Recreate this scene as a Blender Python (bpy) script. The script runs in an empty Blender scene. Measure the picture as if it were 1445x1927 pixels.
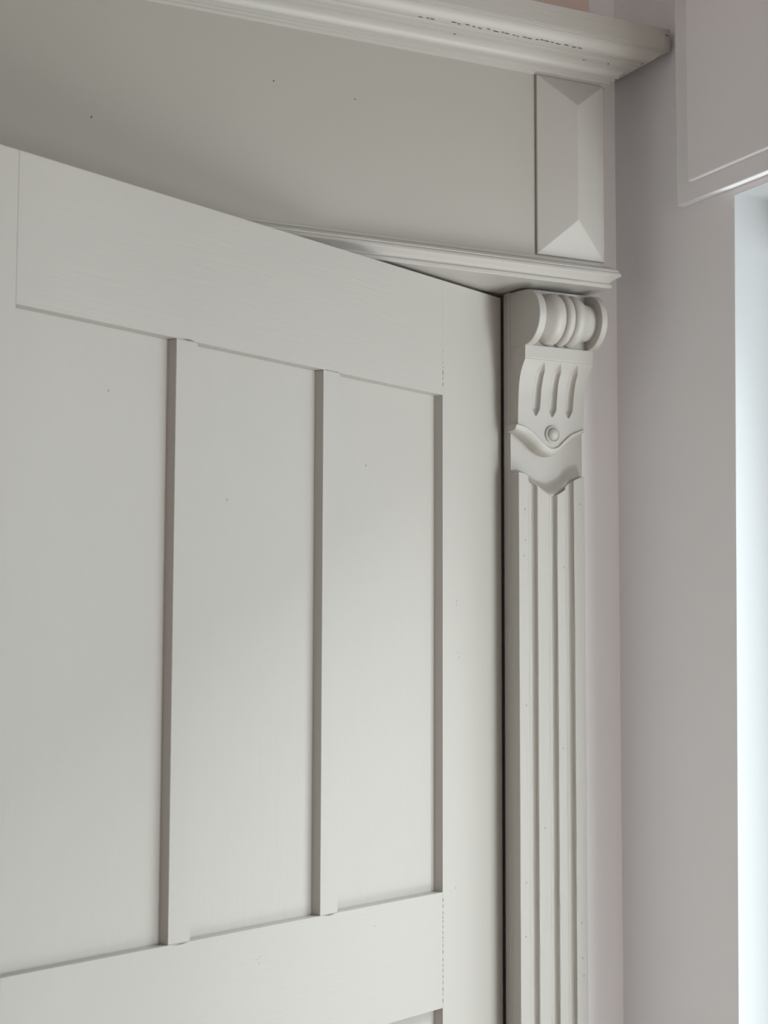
import bpy, bmesh, math, random
from mathutils import Matrix, Vector
random.seed(7)
S = bpy.context.scene
COL = S.collection

# ---------------------------------------------------------------- camera
CAM_LOC = Vector((-0.95886, -1.61398, 1.56233))
FW = Vector((0.44301, 0.89231, 0.08685)).normalized()
RT = Vector((0.89557, -0.44491, 0.00302)); RT = (RT - FW * RT.dot(FW)).normalized()
UP = RT.cross(FW)
cd = bpy.data.cameras.new('camera')
cam = bpy.data.objects.new('camera', cd); COL.objects.link(cam)
cam.matrix_world = Matrix(((RT.x, UP.x, -FW.x, CAM_LOC.x), (RT.y, UP.y, -FW.y, CAM_LOC.y),
                           (RT.z, UP.z, -FW.z, CAM_LOC.z), (0, 0, 0, 1)))
cd.sensor_fit = 'VERTICAL'; cd.sensor_height = 36.0; cd.lens = 56.23
cd.clip_start = 0.05
cd.dof.use_dof = True; cd.dof.focus_distance = 1.85; cd.dof.aperture_fstop = 11
S.camera = cam

# ---------------------------------------------------------------- sky, lights, exposure
w = bpy.data.worlds.new('sky'); S.world = w; w.use_nodes = True
bg = w.node_tree.nodes['Background']
bg.inputs[0].default_value = (0.72, 0.86, 1.0, 1); bg.inputs[1].default_value = 0.25
def area(name, loc, aim, sx, sy, power, col):
    l = bpy.data.lights.new(name, 'AREA'); l.shape = 'RECTANGLE'; l.size = sx; l.size_y = sy
    l.energy = power; l.color = col
    o = bpy.data.objects.new(name, l); COL.objects.link(o); o.location = loc
    o.rotation_euler = (Vector(aim) - Vector(loc)).to_track_quat('-Z', 'Y').to_euler()
# daylight through the window: sky at three heights and the sunlit ground outside, then the window behind the camera
area('sky_daylight', (1.6, -1.5, 2.6), (-0.1, -0.5, 1.2), 1.8, 1.4, 22, (0.88, 0.95, 1.0))
area('low_sky_daylight', (0.9, -2.4, 1.3), (0.0, -0.1, 1.3), 0.8, 1.4, 42, (0.91, 0.96, 1.0))
area('zenith_daylight', (1.0, -0.9, 3.0), (0.1, -0.8, 1.0), 0.9, 1.2, 132, (0.93, 0.965, 1.0))
area('ground_daylight', (0.7, -2.2, -0.4), (0.1, -0.2, 1.8), 0.8, 1.2, 38, (0.98, 0.96, 0.96))
area('near_ground_daylight', (1.1, -1.4, -0.2), (0.1, -0.2, 1.8), 0.8, 1.2, 31, (0.97, 0.965, 0.97))
area('rear_window_daylight', (-0.4, -3.6, 1.0), (0.0, 0, 1.3), 1.0, 1.2, 17, (1.0, 0.86, 0.73))
S.view_settings.view_transform = 'Standard'; S.view_settings.look = 'None'
S.view_settings.gamma = 1; S.view_settings.use_curve_mapping = False
S.view_settings.exposure = 0.05

# ---------------------------------------------------------------- materials
def mat(name, col, rough=0.5, grain=None, gstr=0.25, patch=None, zone=None, spec=0.4, orange=0.0):
    m = bpy.data.materials.new(name); m.use_nodes = True
    nt = m.node_tree; N = nt.nodes; Lk = nt.links
    b = N['Principled BSDF']
    b.inputs['Base Color'].default_value = (*col, 1)
    b.inputs['Roughness'].default_value = rough
    b.inputs['Specular IOR Level'].default_value = spec
    tc = N.new('ShaderNodeTexCoord')
    h = None
    def noise(scale3, scale, det=4, rough_=.55, dist=0.0):
        mp = N.new('ShaderNodeMapping'); mp.inputs['Scale'].default_value = scale3
        Lk.new(tc.outputs['Object'], mp.inputs['Vector'])
        n = N.new('ShaderNodeTexNoise'); n.inputs['Scale'].default_value = scale
        n.inputs['Detail'].default_value = det; n.inputs['Roughness'].default_value = rough_
        n.inputs['Distortion'].default_value = dist
        Lk.new(mp.outputs[0], n.inputs['Vector'])
        return n.outputs['Fac']
    if patch:
        f = noise((1, 1, 1), patch[1], 5)
        r = N.new('ShaderNodeValToRGB')
        r.color_ramp.elements[0].position = patch[2]; r.color_ramp.elements[0].color = (*col, 1)
        r.color_ramp.elements[1].position = patch[3]; r.color_ramp.elements[1].color = (*patch[0], 1)
        if zone:                              # bare patches only where the old plaster shows, above the overdoor
            sp = N.new('ShaderNodeSeparateXYZ'); Lk.new(tc.outputs['Object'], sp.inputs[0])
            a1 = N.new('ShaderNodeMath'); a1.operation = 'LESS_THAN'; a1.inputs[1].default_value = zone[0]; Lk.new(sp.outputs['X'], a1.inputs[0])
            a2 = N.new('ShaderNodeMath'); a2.operation = 'GREATER_THAN'; a2.inputs[1].default_value = zone[1]; Lk.new(sp.outputs['Z'], a2.inputs[0])
            a3 = N.new('ShaderNodeMath'); a3.operation = 'MULTIPLY'; Lk.new(a1.outputs[0], a3.inputs[0]); Lk.new(a2.outputs[0], a3.inputs[1])
            a4 = N.new('ShaderNodeMath'); a4.operation = 'MULTIPLY'; Lk.new(a3.outputs[0], a4.inputs[0]); Lk.new(f, a4.inputs[1]); f = a4.outputs[0]
        Lk.new(f, r.inputs[0]); Lk.new(r.outputs[0], b.inputs['Base Color'])
    if grain:
        sc = {'z': (1, 1, .045), 'x': (.045, 1, 1)}[grain]
        a = noise(sc, 230, 3, .6, 0.4)
        c = noise((1, 1, .16) if grain == 'z' else (.16, 1, 1), 60, 4, .5, 1.2)
        ad = N.new('ShaderNodeMath'); ad.operation = 'ADD'
        Lk.new(a, ad.inputs[0]); Lk.new(c, ad.inputs[1]); h = ad.outputs[0]
    if orange:
        o = noise((1, 1, 1), 420, 2, .5)
        if h:
            mu = N.new('ShaderNodeMath'); mu.operation = 'MULTIPLY_ADD'; mu.inputs[1].default_value = orange
            Lk.new(o, mu.inputs[0]); Lk.new(h, mu.inputs[2]); h = mu.outputs[0]
        else: h = o
    if h:
        bp = N.new('ShaderNodeBump'); bp.inputs['Strength'].default_value = gstr
        bp.inputs['Distance'].default_value = 0.0006
        Lk.new(h, bp.inputs['Height']); Lk.new(bp.outputs[0], b.inputs['Normal'])
    return m
PAINT = (0.450, 0.427, 0.398)
paint_v = mat('satin_paint_vertical_grain', PAINT, 0.42, 'z', 0.22, orange=.3)
paint_g = mat('satin_paint_open_grain', PAINT, 0.42, 'z', 0.9, orange=.3)
paint_p = mat('satin_paint_brushed_grain', PAINT, 0.42, 'z', 0.65, orange=.3)
paint_h = mat('satin_paint_horizontal_grain', PAINT, 0.42, 'x', 0.5, orange=.3)
paint_s = mat('satin_paint_smooth', PAINT, 0.38, None, 0.05, orange=1.0)
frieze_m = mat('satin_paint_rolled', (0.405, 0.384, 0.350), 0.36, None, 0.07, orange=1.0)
dark = mat('open_crack', (0.05, 0.05, 0.06), 0.9)
wallm = mat('wall_emulsion', (0.895, 0.88, 0.91), 0.8, None, 0.12, orange=1.0)
wallb = mat('wall_plaster_blush', (0.86, 0.84, 0.86), 0.85, None, 0.25, patch=((0.80, 0.65, 0.60), 9, 0.36, 0.50), zone=(0.125, 2.28), orange=1.0)
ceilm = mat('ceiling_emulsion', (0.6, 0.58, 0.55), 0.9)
floorm = mat('floor_boards_pale', (0.60, 0.52, 0.43), 0.5, 'x', 0.3)
hallm = mat('hall_shade_tone', (0.10, 0.09, 0.085), 0.9)  # unlit hall: darkness put into the wall colour so the door gap stays black
white_pvc = mat('window_frame_white', (0.80, 0.80, 0.80), 0.35)
reveal_m = mat('reveal_wall_toned_down', (0.47, 0.485, 0.50), 0.6, None, 0.3, orange=1.0)  # same wall, colour darkened here to offset the strong window light
glass = bpy.data.materials.new('window_glass'); glass.use_nodes = True
_n = glass.node_tree.nodes; _l = glass.node_tree.links
_n.remove(_n['Principled BSDF'])
_t = _n.new('ShaderNodeBsdfTransparent'); _t.inputs[0].default_value = (0.96, 0.985, 0.98, 1)
_g = _n.new('ShaderNodeBsdfGlossy'); _g.inputs['Roughness'].default_value = 0.0
_m = _n.new('ShaderNodeMixShader')
_m.inputs[0].default_value = 0.06; _l.new(_t.outputs[0], _m.inputs[1]); _l.new(_g.outputs[0], _m.inputs[2])
_l.new(_m.outputs[0], _n['Material Output'].inputs[0])

# ---------------------------------------------------------------- helpers
def obj(name, verts, faces, m, parent=None, smooth=None, bevel=0, mats=None, fm=None, seg=2):
    me = bpy.data.meshes.new(name); me.from_pydata([tuple(v) for v in verts], [], faces)
    bm = bmesh.new(); bm.from_mesh(me); bmesh.ops.recalc_face_normals(bm, faces=bm.faces); bm.to_mesh(me); bm.free()
    o = bpy.data.objects.new(name, me); COL.objects.link(o)
    me.materials.append(m)
    for x in (mats or []): me.materials.append(x)
    if fm:
        for i, p in enumerate(me.polygons): p.material_index = fm[i]
    if parent: o.parent = parent
    if smooth is not None:
        for p in me.polygons: p.use_smooth = True
        if smooth < 180:
            me.update()
            bm = bmesh.new(); bm.from_mesh(me)
            for e in bm.edges:
                if len(e.link_faces) == 2 and e.calc_face_angle(0) > math.radians(smooth): e.smooth = False
            bm.to_mesh(me); bm.free()
    if bevel:
        b = o.modifiers.new('bevel', 'BEVEL'); b.width = bevel; b.segments = seg; b.limit_method = 'ANGLE'
        b.angle_limit = math.radians(28); b.harden_normals = False
    return o
class G:                                  # gathers shells of one mesh
    def __init__(s): s.v = []; s.f = []; s.m = []
    def add(s, v, f, mi=0):
        k = len(s.v); s.v += [tuple(x) for x in v]; s.f += [[i + k for i in q] for q in f]; s.m += [mi] * len(f); return s
    def box(s, x0, x1, y0, y1, z0, z1, mi=0):
        v = [(x, y, z) for x in (x0, x1) for y in (y0, y1) for z in (z0, z1)]
        return s.add(v, [(0, 1, 3, 2), (4, 6, 7, 5), (0, 4, 5, 1), (2, 3, 7, 6), (0, 2, 6, 4), (1, 5, 7, 3)], mi)
    def prism_x(s, poly, x0, x1, mi=0):   # poly of (y,z)
        n = len(poly); v = [(x0, y, z) for y, z in poly] + [(x1, y, z) for y, z in poly]
        f = [list(range(n))[::-1], list(range(n, 2 * n))] + [[i, (i + 1) % n, n + (i + 1) % n, n + i] for i in range(n)]
        return s.add(v, f, mi)
    def build(s, name, m, parent=None, **k):
        if any(s.m): k['fm'] = s.m; k.setdefault('mats', [dark])
        return obj(name, s.v, s.f, m, parent, **k)
def thing(name, label, cat, loc=(0, 0, 0), rotz=0, group=None):
    o = bpy.data.objects.new(name, None); COL.objects.link(o); o.empty_display_size = .05
    o.location = loc; o.rotation_euler = (0, 0, rotz)
    if label: o['label'] = label; o['category'] = cat
    if group: o['group'] = group
    return o
def struct(o): o['kind'] = 'structure'; return o
def crack(g, p, q, w, out):               # thin dark sliver from p to q, facing `out`
    p, q, out = Vector(p), Vector(q), Vector(out).normalized()
    d = (q - p).normalized(); s = d.cross(out) * w * .5
    pts = [p, p * .6 + q * .4 + s * .9, q, p * .5 + q * .5 - s]
    v = [x + out * 0.00025 for x in pts] + [x - out * .0006 for x in pts]
    g.add(v, [(0, 1, 2, 3), (7, 6, 5, 4), (0, 4, 5, 1), (1, 5, 6, 2), (2, 6, 7, 3), (3, 7, 4, 0)], 1)
def smoothcurve(pts, n):                  # Catmull-Rom resample
    P = [Vector(p) for p in pts]; P = [2 * P[0] - P[1]] + P + [2 * P[-1] - P[-2]]
    out = []; segs = len(P) - 3
    for k in range(n + 1):
        t = k / n * segs; i = min(int(t), segs - 1); u = t - i
        a, b, c, d = P[i:i + 4]
        out.append(.5 * ((2 * b) + (c - a) * u + (2 * a - 5 * b + 4 * c - d) * u * u + (3 * b - a - 3 * c + d) * u ** 3))
    return out
def interp(tab, x):
    if x <= tab[0][0]: return tab[0][1]
    for (a, b), (c, d) in zip(tab, tab[1:]):
        if x <= c: return b + (d - b) * (x - a) / (c - a)
    return tab[-1][1]

# ---------------------------------------------------------------- room shell
XW = 0.162                                   # face of the side wall
WT = .125
XL, YR, HC = -2.9, -3.3, 2.78
HEAD = 2.068
OX0, OX1, OH = -0.862, 0.022, 2.006          # rough door opening
def jy(z): return -0.2290 + (2.0655 - z) * 0.0170   # the old window jamb leans a little
SILL, YF = 0.55, -2.00
g = G(); g.box(XL, OX0, 0, .15, 0, HC); g.box(OX1, XW + WT, 0, .15, 0, HC); g.box(OX0, OX1, 0, .15, OH, HC)
struct(g.build('wall_back', wallb))
g = G()
g.prism_x([(0, 0), (0, HC), (jy(HC), HC), (jy(0), 0)], XW, XW + WT)
g.prism_x([(jy(HEAD), HEAD), (jy(HC), HC), (YF, HC), (YF, HEAD)], XW, XW + WT)
g.prism_x([(jy(0), 0), (jy(SILL), SILL), (YF, SILL), (YF, 0)], XW, XW + WT)
g.prism_x([(YF, 0), (YF, HC), (YR, HC), (YR, 0)], XW, XW + WT)
wr = struct(g.build('wall_right', wallm))
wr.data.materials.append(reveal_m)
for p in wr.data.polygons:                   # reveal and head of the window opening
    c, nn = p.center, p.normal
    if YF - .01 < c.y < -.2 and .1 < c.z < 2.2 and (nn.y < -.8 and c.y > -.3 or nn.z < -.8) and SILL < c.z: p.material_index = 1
struct(G().box(XL - .1, XL, YR, .15, 0, HC).build('wall_left', wallm))
struct(G().box(XL, -2.3, YR - .1, YR, 0, HC).box(0, XW + WT, YR - .1, YR, 0, HC).box(-2.3, 0, YR - .1, YR, 0, .3).box(-2.3, 0, YR - .1, YR, 1.8, HC).build('wall_front', wallm))
w2 = struct(thing('window_2', None, None, (-1.15, YR - .05, .3)))
G().box(-1.15, -1.09, -.02, .02, 0, 1.5).box(1.09, 1.15, -.02, .02, 0, 1.5).box(-1.09, 1.09, -.02, .02, 0, .06).box(-1.09, 1.09, -.02, .02, 1.44, 1.5).build('window_frame', white_pvc, w2)
struct(G().box(XL - .1, XW + WT, YR - .1, 1.3, -.1, 0).build('floor', floorm))
struct(G().box(XL - .1, XW + WT, YR - .1, .15, HC, HC + .1).build('ceiling', ceilm))
g = G(); g.box(-1.3, -1.25, .15, 1.3, 0, 2.4); g.box(.4, .45, .15, 1.3, 0, 2.4); g.box(-1.3, .45, 1.25, 1.3, 0, 2.4); g.box(-1.3, .45, .15, 1.3, 2.4, 2.45)
struct(g.build('wall_hall', hallm))
# door lining inside the opening
g = G(); g.box(OX0, OX0 + .02, 0, .15, 0, OH); g.box(0.010, OX1, 0, .15, 0, OH); g.box(OX0 + .02, 0.010, 0, .15, 1.9875, OH)
struct(g.build('trim_1', paint_v))
# stepped lintel boards over the window
def bumpy(y0, y1, z0, z1, x0, x1, seed):
    rnd = random.Random(seed); n = 14
    lo_ = [(y0 + (y1 - y0) * i / n, z0 + (rnd.uniform(-.0012, .0012) if 0 < i < n else 0)) for i in range(n + 1)]
    return G().prism_x([(y0, z1)] + lo_ + [(y1, z1)], x0, x1)
struct(bumpy(-0.1385, YF - .08, 2.0765, HC, .151, XW, 3).build('trim_2', wallm, bevel=.0015))
struct(bumpy(-0.1690, YF - .04, 2.0972, HC, .1435, .151, 5).build('trim_3', wallm, bevel=.0015))
# window
w1 = struct(thing('window_1', None, None, (XW + .075, 0, 0)))
g = G(); fx0, fx1 = 0, .048
g.prism_x([(jy(SILL), SILL), (jy(HEAD), HEAD), (jy(HEAD) - .06, HEAD), (jy(SILL) - .06, SILL)], fx0, fx1)
g.box(fx0, fx1, YF, YF + .06, SILL, HEAD); g.box(fx0, fx1, YF + .06, -.285, SILL, SILL + .06); g.box(fx0, fx1, YF + .06, -.285, HEAD - .06, HEAD)
g.box(fx0, fx1, -1.16, -1.10, SILL + .06, HEAD - .06)
g.build('window_frame', white_pvc, w1, bevel=.002)
G().box(.022, .026, YF + .06, -1.16, SILL + .06, HEAD - .06).build('pane', glass, w1)
G().box(.022, .026, -1.10, -.29, SILL + .06, HEAD - .06).build('pane', glass, w1)
G().box(-.0745, 0, YF + .001, jy(SILL) - .0005, SILL, SILL + .03).box(-.19, -.0755, YF - .06, -.16, SILL, SILL + .03).build('window_sill', white_pvc, w1, bevel=.003)

# ---------------------------------------------------------------- the panelled door, ajar
DA = 0.43846
door = struct(thing('door_1', None, None, (-0.004, 0.004, 0), math.pi + DA))
T = -.035; DT = 1.9822; S0, S1, S2, S3 = -.0075, .1124, .7130, .832
ZR = [(1.8508, DT), (1.1748, 1.2992), (.02, .25)]
bv = .0005
def dark_cuts(g, items):
    for p, q, wd in items: crack(g, p, q, wd, (0, 1, 0))
ro = [(S1, T), (S1, 0)] + [(S0 + .005 - .005 * math.sin(a), -.005 + .005 * math.cos(a)) for a in [math.pi / 2 * i / 6 for i in range(7)]] + [(S0, T)]
k = len(ro); v = [(x, y, .008) for x, y in ro] + [(x, y, DT) for x, y in ro]
g = G().add(v, [list(range(k))[::-1], list(range(k, 2 * k))] + [[i, (i + 1) % k, k + (i + 1) % k, k + i] for i in range(k)])
rnd = random.Random(2)
z = 1.180
while z < 1.292:                                   # open paint joint between stile and lock rail
    l = rnd.uniform(.002, .006); crack(g, (S1 - .0004, 0, z), (S1 - .0004, 0, min(z + l, 1.294)), .0007, (0, 1, 0)); z += l + rnd.uniform(.001, .003)
for a, b in ((1.860, 1.866), (1.868, 1.8715), (1.873, 1.880), (1.8815, 1.8835), (1.8875, 1.889), (1.90, 1.9012)):
    crack(g, (S1 - .0003, 0, a), (S1 - .0003, 0, b), .0007, (0, 1, 0))
for s, zz in ((.086, 1.618), (.0865, 1.614), (.084, 1.560), (.082, 1.555), (.088, 1.30)):
    crack(g, (s, 0, zz), (s + .0006, 0, zz + .0022), .0007, (0, 1, 0))
g.build('stile', paint_v, door, bevel=bv)
G().box(S2, S3, T, 0, .008, DT).build('stile', paint_v, door, bevel=bv)
MU = [(.2913, .3180), (.4995, .5268)]
for k, (a, b) in enumerate(ZR):
    g = G().box(S1 + .0001, S2 - .0001, T, 0, a, b)
    if k == 0:
        crack(g, (.5035, 0, a + .0006), (.5215, 0, a + .0006), .0011, (0, 1, 0))
        for u in range(4): crack(g, (.296 + u * .005, 0, a + .0005), (.2995 + u * .005, 0, a + .0005), .0006, (0, 1, 0))
    if k == 1:
        crack(g, (.501, 0, b - .0007), (.524, 0, b - .0007), .0009, (0, 1, 0)); crack(g, (.2945, 0, b - .0007), (.3145, 0, b - .0007), .0011, (0, 1, 0))
        for s, zz in ((.231, 1.278), (.405, 1.272), (.409, 1.270), (.407, 1.266)): crack(g, (s, 0, zz), (s + .0012, 0, zz), .0012, (0, 1, 0))
    g.build('rail', paint_h, door, bevel=bv)
for z0, z1 in ((1.2993, 1.8507), (.2501, 1.1747)):
    for a, b in MU: G().box(a, b, T, -.0004, z0, z1).build('muntin', paint_v, door, bevel=bv)
    edges = [S1, MU[0][0], MU[0][1], MU[1][0], MU[1][1], S2]
    for a, b in ((edges[0], edges[1]), (edges[2], edges[3]), (edges[4], edges[5])):
        g = G().box(a + .0001, b - .0001, -.024, -.0122, z0, z1)
        if z0 > 1:
            for j in range(1):
                s, zz = rnd.uniform(a + .02, b - .02), rnd.uniform(z0 + .05, z1 - .05)
                crack(g, (s, -.0122, zz), (s + .0003, -.0122, zz + .003), .0006, (0, 1, 0))
        g.build('panel', paint_p, door)

# ---------------------------------------------------------------- pilaster (casing + fluted board)
pil = thing('pilaster', 'tall fluted off-white pilaster beside the door, under the scrolled corbel', 'pilaster', (.047, 0, 0))
def P(g): g.v = [(x - .047, y, z) for x, y, z in g.v]; return g
g = G(); ZC = 1.9855
n = [(0, 0), (.0998, 0), (.0998, -.0125), (.0985, -.014), (.0016, -.014), (.0006, -.0132), (.0006, -.0112), (0, -.0104)]
v = [(x, y, 0) for x, y in n] + [(x, y, ZC) for x, y in n]; k = len(n)
g.add(v, [list(range(k))[::-1], list(range(k, 2 * k))] + [[i, (i + 1) % k, k + (i + 1) % k, k + i] for i in range(k)])
P(g).build('casing', paint_v, pil, bevel=.0004)
BOW = [(0, 1.7696), (.0085, 1.7686), (.0154, 1.7635), (.0255, 1.7554), (.0345, 1.7485), (.0437, 1.7446), (.0528, 1.7459), (.0631, 1.7518), (.0725, 1.7607), (.0794, 1.7654), (.0905, 1.7693)]
BOWs = [(p.x, p.y) for p in smoothcurve([(a, b, 0) for a, b in BOW], 120)]
GR = [(.0137, .0253), (.0414, .0525), (.0645, .0757)]
YB = -.0331; BW = .0906
sec = []                                           # front line of the cross-section
def flute(a, b, d=.0062, n=16):
    pts = [(a - .0005, YB)]
    for i in range(n + 1):
        u = i / n; xx = a + (b - a) * u
        pts.append((xx, YB + .0004 + d * (1 - abs(2 * u - 1) ** 2.6)))
    return pts + [(b + .0005, YB)]
sec = [(0.0, YB + .0008), (.0003, YB + .0002), (.0008, YB)]
last = .0008
for a, b in GR:
    m_ = int((a - last) / .0015)
    for i in range(1, m_): sec.append((last + (a - .0005 - last) * i / m_, YB))
    sec += flute(a, b); last = b + .0005
for i in range(1, 10): sec.append((last + (BW - .0008 - last) * i / 10, YB))
sec += [(BW - .0008, YB), (BW - .0002, YB + .0003), (BW, YB + .0008)]
zs = [0] + [1.74 * i / 70 for i in range(1, 71)]
V, F = [], []; ns = len(sec)
wob = random.Random(4)
for zi in range(len(zs) + 1):
    for j, (x, y) in enumerate(sec):
        zz = zs[zi] if zi < len(zs) else interp(BOWs, x)
        dx = (wob.uniform(-1, 1) * .00022) if (0 < zi < len(zs) and 3 < j < ns - 3) else 0
        V.append((x + dx, y, zz))
for zi in range(len(zs)):
    for j in range(ns - 1): F.append((zi * ns + j, zi * ns + j + 1, (zi + 1) * ns + j + 1, (zi + 1) * ns + j))
b0 = len(V)
for x, y in sec: V.append((x, -.0139, interp(BOWs, x)))
top = len(zs) * ns
for j in range(ns - 1): F.append((top + j, top + j + 1, b0 + j + 1, b0 + j))
c0 = len(V); V += [(0, -.0139, 0), (BW, -.0139, 0)]
F.append([zi * ns for zi in range(len(zs) + 1)] + [b0, c0]); F.append([zi * ns + ns - 1 for zi in range(len(zs) + 1)][::-1] + [c0 + 1, b0 + ns - 1])
F.append([b0 + j for j in range(ns)] + [c0 + 1, c0]); F.append([j for j in range(ns)] + [c0 + 1, c0])
g = G().add(V, F)
for x, zz in ((.008, 1.726), (.0085, 1.69), (.007, 1.672), (.0605, 1.66), (.084, 1.735), (.008, 1.30), (.009, 1.50), (.0333, 1.36), (.082, 1.25), (.007, 1.24), (.0585, 1.45), (.0845, 1.19), (.083, 1.21)):
    crack(g, (x, YB, zz), (x + .0003, YB, zz + .0022), .0007, (0, -1, 0))
P(g).build('fluted_board', paint_g, pil, smooth=35)

# ---------------------------------------------------------------- corbel
cor = thing('corbel', 'carved off-white corbel with a double scroll and three short grooves, topping the pilaster', 'corbel', (.047, -.014, 1.79))
def Q(g): g.v = [(x - .047, y + .014, z - 1.79) for x, y, z in g.v]; return g
CW = .0935; ZF = 1.9168
prof = smoothcurve([(-.0322, 1.795, 0), (-.0322, 1.8286, 0), (-.0329, 1.846, 0), (-.0345, 1.868, 0), (-.0375, 1.882, 0), (-.0425, 1.892, 0), (-.0490, 1.9008, 0)], 100)
PT = [(p.y, p.x) for p in prof] + [(1.9014, -.0484), (1.9022, -.0488), (ZF, -.0492)]
BT = [(0, 1.8262), (.0097, 1.8240), (.0212, 1.8171), (.0328, 1.8071), (.0427, 1.8012), (.053, 1.8025), (.0631, 1.8113), (.0731, 1.8189), (.0896, 1.8256), (CW, 1.8262)]
BTs = [(p.x, p.y) for p in smoothcurve([(a, b, 0) for a, b in BT], 120)]
def xr(z): return .0905 + .003 * max(0, min(1, (z - 1.85) / .05))
GO = [(.0239, .0269), (.0466, .0492), (.0692, .0726)]
def gouge(x, z):
    d = 0
    for xb, xt in GO:
        t = (z - 1.8373) / (1.8985 - 1.8373)
        if 0 < t < 1:
            cx = xb + (xt - xb) * t
            wdt = .0052 * min(1, (min(t, 1 - t) / .15)) ** .65
            if wdt > 1e-5:
                u = abs(x - cx) / wdt
                if u < 1: d = max(d, .0062 * (wdt / .0052) * (1 - u ** 2.6))
    return d
nx, nz = 150, 210
V, F = [], []
for j in range(nz + 1):
    for i in range(nx + 1):
        u = i / nx; zb = interp(BTs, u * .0905) - .0003
        z = zb + (ZF - zb) * (j / nz)
        x = u * xr(z)
        V.append((x, interp(PT, z) + gouge(x, z), z))
for j in range(nz):
    for i in range(nx): a = j * (nx + 1) + i; F.append((a, a + 1, a + nx + 2, a + nx + 1))
bk = len(V)
for j in range(nz + 1):                             # back edge columns left and right
    V.append((V[j * (nx + 1)][0], -.01405, V[j * (nx + 1)][2])); V.append((V[j * (nx + 1) + nx][0], -.01405, V[j * (nx + 1) + nx][2]))
for j in range(nz):
    F.append((j * (nx + 1), (j + 1) * (nx + 1), bk + 2 * j + 2, bk + 2 * j)); F.append((j * (nx + 1) + nx, bk + 2 * j + 1, bk + 2 * j + 3, (j + 1) * (nx + 1) + nx))
bb = len(V)
for i in range(nx + 1): V.append((V[i][0], -.01405, V[i][2]))
for i in range(nx): F.append((i, bb + i, bb + i + 1, i + 1))
tb = nz * (nx + 1)
F.append([tb + i for i in range(nx + 1)] + [bk + 2 * nz + 1, bk + 2 * nz])
g = G().add(V, F)
body = Q(g).build('body', paint_s, cor, smooth=38)
# scroll cheeks: flat plates that run back to the casing
CY, CZ, CR = -.0484, 1.949, .0326
def cheek(x0, x1, name='scroll_cheek'):
    pts = [(-.01405, ZF - .0002), (-.0492, ZF - .0002), (-.0535, 1.9170)]
    a0 = math.atan2(1.9185 - CZ, -.0605 - CY)      # lower front
    a1 = math.radians(-262) + 0
    a0 -= 0 if a0 < 0 else 2 * math.pi
    for i in range(41):
        a = a0 + (a1 - a0) * i / 40
        pts.append((CY + CR * math.cos(a), CZ + CR * math.sin(a)))
    pts += [(-.036, 1.9832), (-.01405, 1.9842)]
    return Q(G().prism_x(pts, x0, x1)).build(name, paint_s, cor, smooth=30, bevel=.0009)
cheek(0, .0096); cheek(.0856, .0937)
def lathe_x(tab, n=72):
    V, F = [], []
    for x, r in tab:
        for i in range(n):
            a = 2 * math.pi * i / n; V.append((x, CY + r * math.cos(a), CZ + r * math.sin(a)))
    m_ = len(tab)
    for k in range(m_ - 1):
        for i in range(n): j = (i + 1) % n; F.append((k * n + i, k * n + j, (k + 1) * n + j, (k + 1) * n + i))
    F.append(list(range(n))[::-1]); F.append([(m_ - 1) * n + i for i in range(n)])
    return G().add(V, F)
def sweep_r(keys, n=36): return [(p.x, p.y) for p in smoothcurve([(a, b, 0) for a, b in keys], n)]
LB = [(.0090, .0190), (.0145, .0205), (.0200, .0245), (.0265, .0292), (.0330, .0304), (.0385, .0290), (.0412, .0240)]
RB = [(.0528, .0245), (.0550, .0284), (.0590, .0302), (.0635, .0298), (.0680, .0270), (.0730, .0241), (.0790, .0222), (.0860, .0218)]
Q(lathe_x(sweep_r(LB))).build('scroll_roll', paint_s, cor, smooth=60)
Q(lathe_x(sweep_r(RB))).build('scroll_roll', paint_s, cor, smooth=60)
Q(lathe_x(sweep_r([(.0405, .022), (.0412, .0265), (.0435, .0297), (.047, .0308), (.0505, .0297), (.0528, .0265), (.0535, .022)]))).build('scroll_bead', paint_s, cor, smooth=60)
# filler behind the scroll, up to the soffit
Q(G().box(.0095, .0858, -.044, -.01405, ZF - .001, 1.984)).build('scroll_core', paint_s, cor)
# plain shield below the band: swells up to meet the fluted board along its left half
V, F = [], []; nx, nz = 70, 60
for j in range(nz + 1):
    for i in range(nx + 1):
        x = .0004 + .0990 * i / nx; zb = interp(BOWs, min(x, .0906)); z = zb + (1.8240 - zb) * (j / nz) ** 1.3
        amp = .0178 if x < .036 else .0178 - .0075 * min(1, (x - .036) / .030)
        if x > .090: amp *= max(0, 1 - (x - .090) / .004)
        rl = .004 + .014 * min(1, x / .040)
        t = max(0, 1 - (z - zb) / rl)
        V.append((x, -.0146 - amp * t * t * (3 - 2 * t), z))
n0 = len(V)
for j in range(nz + 1):
    for i in range(nx + 1): p_ = V[j * (nx + 1) + i]; V.append((p_[0], -.01405, p_[2]))
W_ = nx + 1
for j in range(nz):
    for i in range(nx): q_ = j * W_ + i; F.append((q_, q_ + 1, q_ + W_ + 1, q_ + W_)); F.append((n0 + q_, n0 + q_ + W_, n0 + q_ + W_ + 1, n0 + q_ + 1))
for i in range(nx): F.append((i, n0 + i, n0 + i + 1, i + 1)); q_ = nz * W_ + i; F.append((q_, q_ + 1, n0 + q_ + 1, n0 + q_))
for j in range(nz): q_ = j * W_; F.append((q_, q_ + W_, n0 + q_ + W_, n0 + q_)); q_ += nx; F.append((q_, n0 + q_, n0 + q_ + W_, q_ + W_))
Q(G().add(V, F)).build('shield', paint_s, cor, smooth=50)
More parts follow.
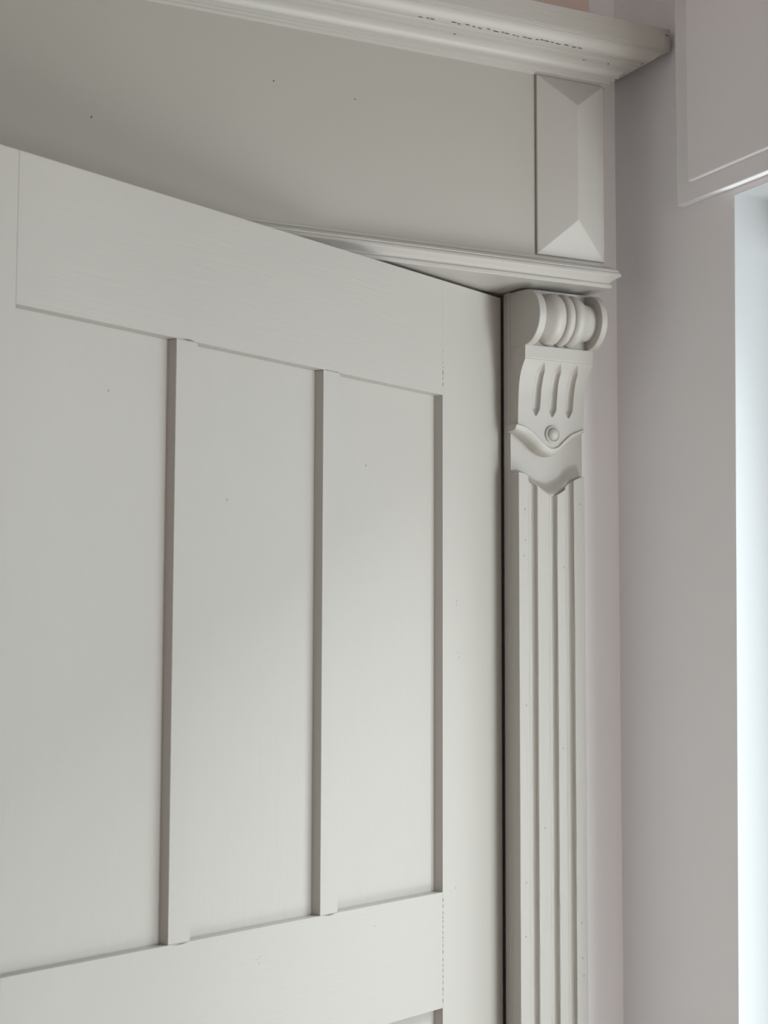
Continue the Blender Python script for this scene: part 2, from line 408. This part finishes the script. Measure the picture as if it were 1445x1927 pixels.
# raised cupid's-bow band under the grooves
tp = smoothcurve([(-.0032, 1.8262, 0), (.0097, 1.8240, 0), (.0212, 1.8171, 0), (.0328, 1.8071, 0), (.0427, 1.8012, 0), (.053, 1.8025, 0), (.0631, 1.8113, 0), (.0731, 1.8189, 0), (.0896, 1.8256, 0)], 80)
bt = smoothcurve([(-.0034, 1.8190, 0), (.0075, 1.8140, 0), (.0194, 1.8057, 0), (.031, 1.7962, 0), (.0442, 1.7915, 0), (.0527, 1.7935, 0), (.0646, 1.8028, 0), (.0766, 1.813, 0), (.0905, 1.8200, 0)], 80)
V, F = [], []
crs = [(0, -.0315), (.04, -.0335), (.12, -.0345), (.35, -.0342), (.7, -.0322), (.88, -.0300), (.97, -.0270), (1, -.0235), (1, -.01405), (0, -.01405)]
nc = len(crs)
for a, b in zip(tp, bt):
    for t, y in crs: V.append((a.x + (b.x - a.x) * t, y, a.y + (b.y - a.y) * t))
for i in range(len(tp) - 1):
    for k in range(nc): F.append((i * nc + k, i * nc + (k + 1) % nc, (i + 1) * nc + (k + 1) % nc, (i + 1) * nc + k))
F.append(list(range(nc))); F.append([(len(tp) - 1) * nc + k for k in range(nc)][::-1])
Q(G().add(V, F)).build('bow_band', paint_s, cor, smooth=50)
# button
def lathe_y(cx, cz, tab, n=48):
    V, F = [], []
    for r, y in tab:
        for i in range(n):
            a = 2 * math.pi * i / n; V.append((cx + r * math.cos(a), y, cz + r * math.sin(a)))
    for k in range(len(tab) - 1):
        for i in range(n): j = (i + 1) % n; F.append((k * n + i, k * n + j, (k + 1) * n + j, (k + 1) * n + i))
    F.append(list(range(n))); F.append([(len(tab) - 1) * n + i for i in range(n)][::-1])
    return G().add(V, F)
tab = [(.0106, -.0315), (.0105, -.0334), (.0098, -.0346), (.0088, -.0349), (.0080, -.0344), (.0075, -.0334)]
tab += [(.0074 * math.cos(math.radians(a)), -.0336 - .0058 * math.sin(math.radians(a))) for a in (8, 18, 30, 42, 54, 66, 78, 86)]
Q(lathe_y(.0470, 1.8168, tab)).build('button', paint_s, cor, smooth=50)

# ---------------------------------------------------------------- overdoor
od = thing('overdoor', 'deep off-white overdoor box with crown cornice and plain frieze above the door', 'overdoor', (-.40, 0, 1.9865))
OXL = -.955
def O(g): g.v = [(x + .40, y, z - 1.9865) for x, y, z in g.v]; return g
def sweep(profile, y0, xc, g):             # profile (o,z): out from y=-y0, mitred at the right end, back to the wall
    n_ = len(profile); V = []; rows = []
    # left end mitred too, returning to the wall
    for o, z in profile:
        V.append((OXL - o, -.0005, z))
    for o, z in profile: V.append((OXL - o, -(y0 + o), z))
    for st in range(1, 40):
        xx = OXL + (xc - OXL) * st / 40
        for o, z in profile: V.append((xx, -(y0 + o), z))
    for o, z in profile: V.append((xc + o, -(y0 + o), z))
    for o, z in profile: V.append((xc + o, -.0005, z))
    R_ = len(V) // n_; F = []
    for r in range(R_ - 1):
        for k in range(n_): F.append((r * n_ + k, r * n_ + (k + 1) % n_, (r + 1) * n_ + (k + 1) % n_, (r + 1) * n_ + k))
    F.append(list(range(n_))[::-1]); F.append([(R_ - 1) * n_ + k for k in range(n_)])
    return g.add(V, F)
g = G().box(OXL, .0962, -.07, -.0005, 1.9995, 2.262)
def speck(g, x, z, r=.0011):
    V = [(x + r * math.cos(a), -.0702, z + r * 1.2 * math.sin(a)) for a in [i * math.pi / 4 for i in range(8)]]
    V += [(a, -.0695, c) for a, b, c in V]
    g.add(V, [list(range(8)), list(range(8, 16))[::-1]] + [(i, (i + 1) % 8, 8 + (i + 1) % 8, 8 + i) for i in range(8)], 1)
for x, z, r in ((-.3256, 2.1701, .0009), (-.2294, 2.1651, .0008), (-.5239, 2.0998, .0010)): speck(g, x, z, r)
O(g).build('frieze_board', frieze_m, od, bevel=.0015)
# soffit board resting on the corbel
O(G().box(OXL, .0940, -.078, -.0005, 1.9867, 1.9995)).build('soffit_board', paint_h, od)
low = [(-.006, 1.9865), (.0098, 1.9865), (.0108, 1.9872), (.0108, 1.9905), (.0100, 1.9916), (.0092, 1.9925), (.0092, 1.9938),
       (.0105, 1.9950), (.0130, 1.9968), (.0160, 1.9985), (.0178, 1.9996), (.0186, 2.0003), (.0186, 2.0030), (.0180, 2.0040),
       (.0172, 2.0045), (.0165, 2.0050), (.0168, 2.0060), (.0160, 2.0078), (.0143, 2.0095), (.0120, 2.0108), (.0095, 2.0118), (.0072, 2.0126),
       (.0060, 2.0130), (.0060, 2.0146), (.0030, 2.0150), (.0025, 2.0172), (-.006, 2.0178)]
O(sweep(low, .0700, .0888, G())).build('lower_moulding', paint_s, od, smooth=32)
Z0 = 2.2315
def arc(p, q, steep_first, n=10):            # quarter-like curve between two profile points
    out = []
    for k in range(1, n + 1):
        a = math.pi / 2 * k / n
        u, v_ = (1 - math.cos(a), math.sin(a)) if steep_first else (math.sin(a), 1 - math.cos(a))
        out.append((p[0] + (q[0] - p[0]) * u, p[1] + (q[1] - p[1]) * v_))
    return out
cr = [(-.006, 0), (.0008, 0), (.0014, .0030), (.0046, .0034), (.0050, .0058), (.0080, .0062), (.0084, .0086), (.0090, .0108), (.0103, .0108), (.0110, .0090)]
cr += arc((.0112, .0090), (.0262, .0186), True, 12)
cr += [(.0266, .0214), (.0300, .0219), (.0303, .0240), (.0314, .0264), (.0326, .0264), (.0332, .0249)]
cr += [(.0335 + .0185 * t, .0250 + .0098 * (t - .13 * math.sin(2 * math.pi * t))) for t in [i / 20 for i in range(21)]]
cr += [(.0520, .0358), (.0542, .0362), (.0542, .0375), (-.006, .0375)]
cr = [(o, Z0 + z) for o, z in cr]
g = sweep(cr, .0700, .1000, G())
rnd = random.Random(9)
dn_ = Vector((0, -.35, -1)).normalized()
for x0, x1, o, zz in ((-.17, -.155, .037, .0251), (-.13, -.095, .039, .0254), (-.085, -.05, .039, .0254), (-.045, -.005, .038, .0253), (.0, .04, .039, .0254)):
    x = x0
    while x < x1:
        l = rnd.uniform(.003, .008); oo = o + rnd.uniform(-.0015, .0015)
        crack(g, (x, -(.07 + oo), Z0 + zz - .0003), (x + l, -(.07 + oo + rnd.uniform(-.0006, .0006)), Z0 + zz - .0003), .0004, dn_); x += l + rnd.uniform(.001, .005)
for x, o, zz in ((.052, .0245, .0183), (.085, .0255, .0186), (-.12, .0245, .0183)): crack(g, (x, -(.07 + o), Z0 + zz), (x + .003, -(.07 + o + .001), Z0 + zz), .0012, dn_)
O(g).build('cornice_moulding', paint_s, od, smooth=32)
g = G().box(OXL - .055, .1555, -.1246, -.0005, 2.2690, 2.2938)
crack(g, (.1470, -.1246, 2.2862), (.1540, -.1246, 2.2848), .0016, (0, -1, 0))
O(g).build('top_board', paint_h, od, bevel=.0008)
O(G().box(.1400, .1553, -.1254, -.1240, 2.2866, 2.2895)).build('paint_chip', paint_s, od, bevel=.0004)

# pyramid block
pb = thing('pyramid_block', 'upright off-white pyramid-faced block at the right end of the frieze', 'block', (.048, -.0702, 2.0185))
x0, x1, z0, z1, yb, yt, yr = .0018, .0945, 2.0185, 2.2310, -.0703, -.0738, -.0905
rx = .0480
V = [(x0, yb, z0), (x1, yb, z0), (x1, yb, z1), (x0, yb, z1), (x0, yt, z0), (x1, yt, z0), (x1, yt, z1), (x0, yt, z1), (rx, yr, 2.0600), (rx, yr, 2.1955)]
F = [(0, 1, 2, 3), (0, 4, 5, 1), (1, 5, 6, 2), (2, 6, 7, 3), (3, 7, 4, 0), (4, 8, 5), (5, 8, 9, 6), (6, 9, 7), (7, 9, 8, 4)]
V = [(x - .048, y + .0702, z - 2.0185) for x, y, z in V]
obj('block_face', V, F, paint_s, pb, bevel=.0009)
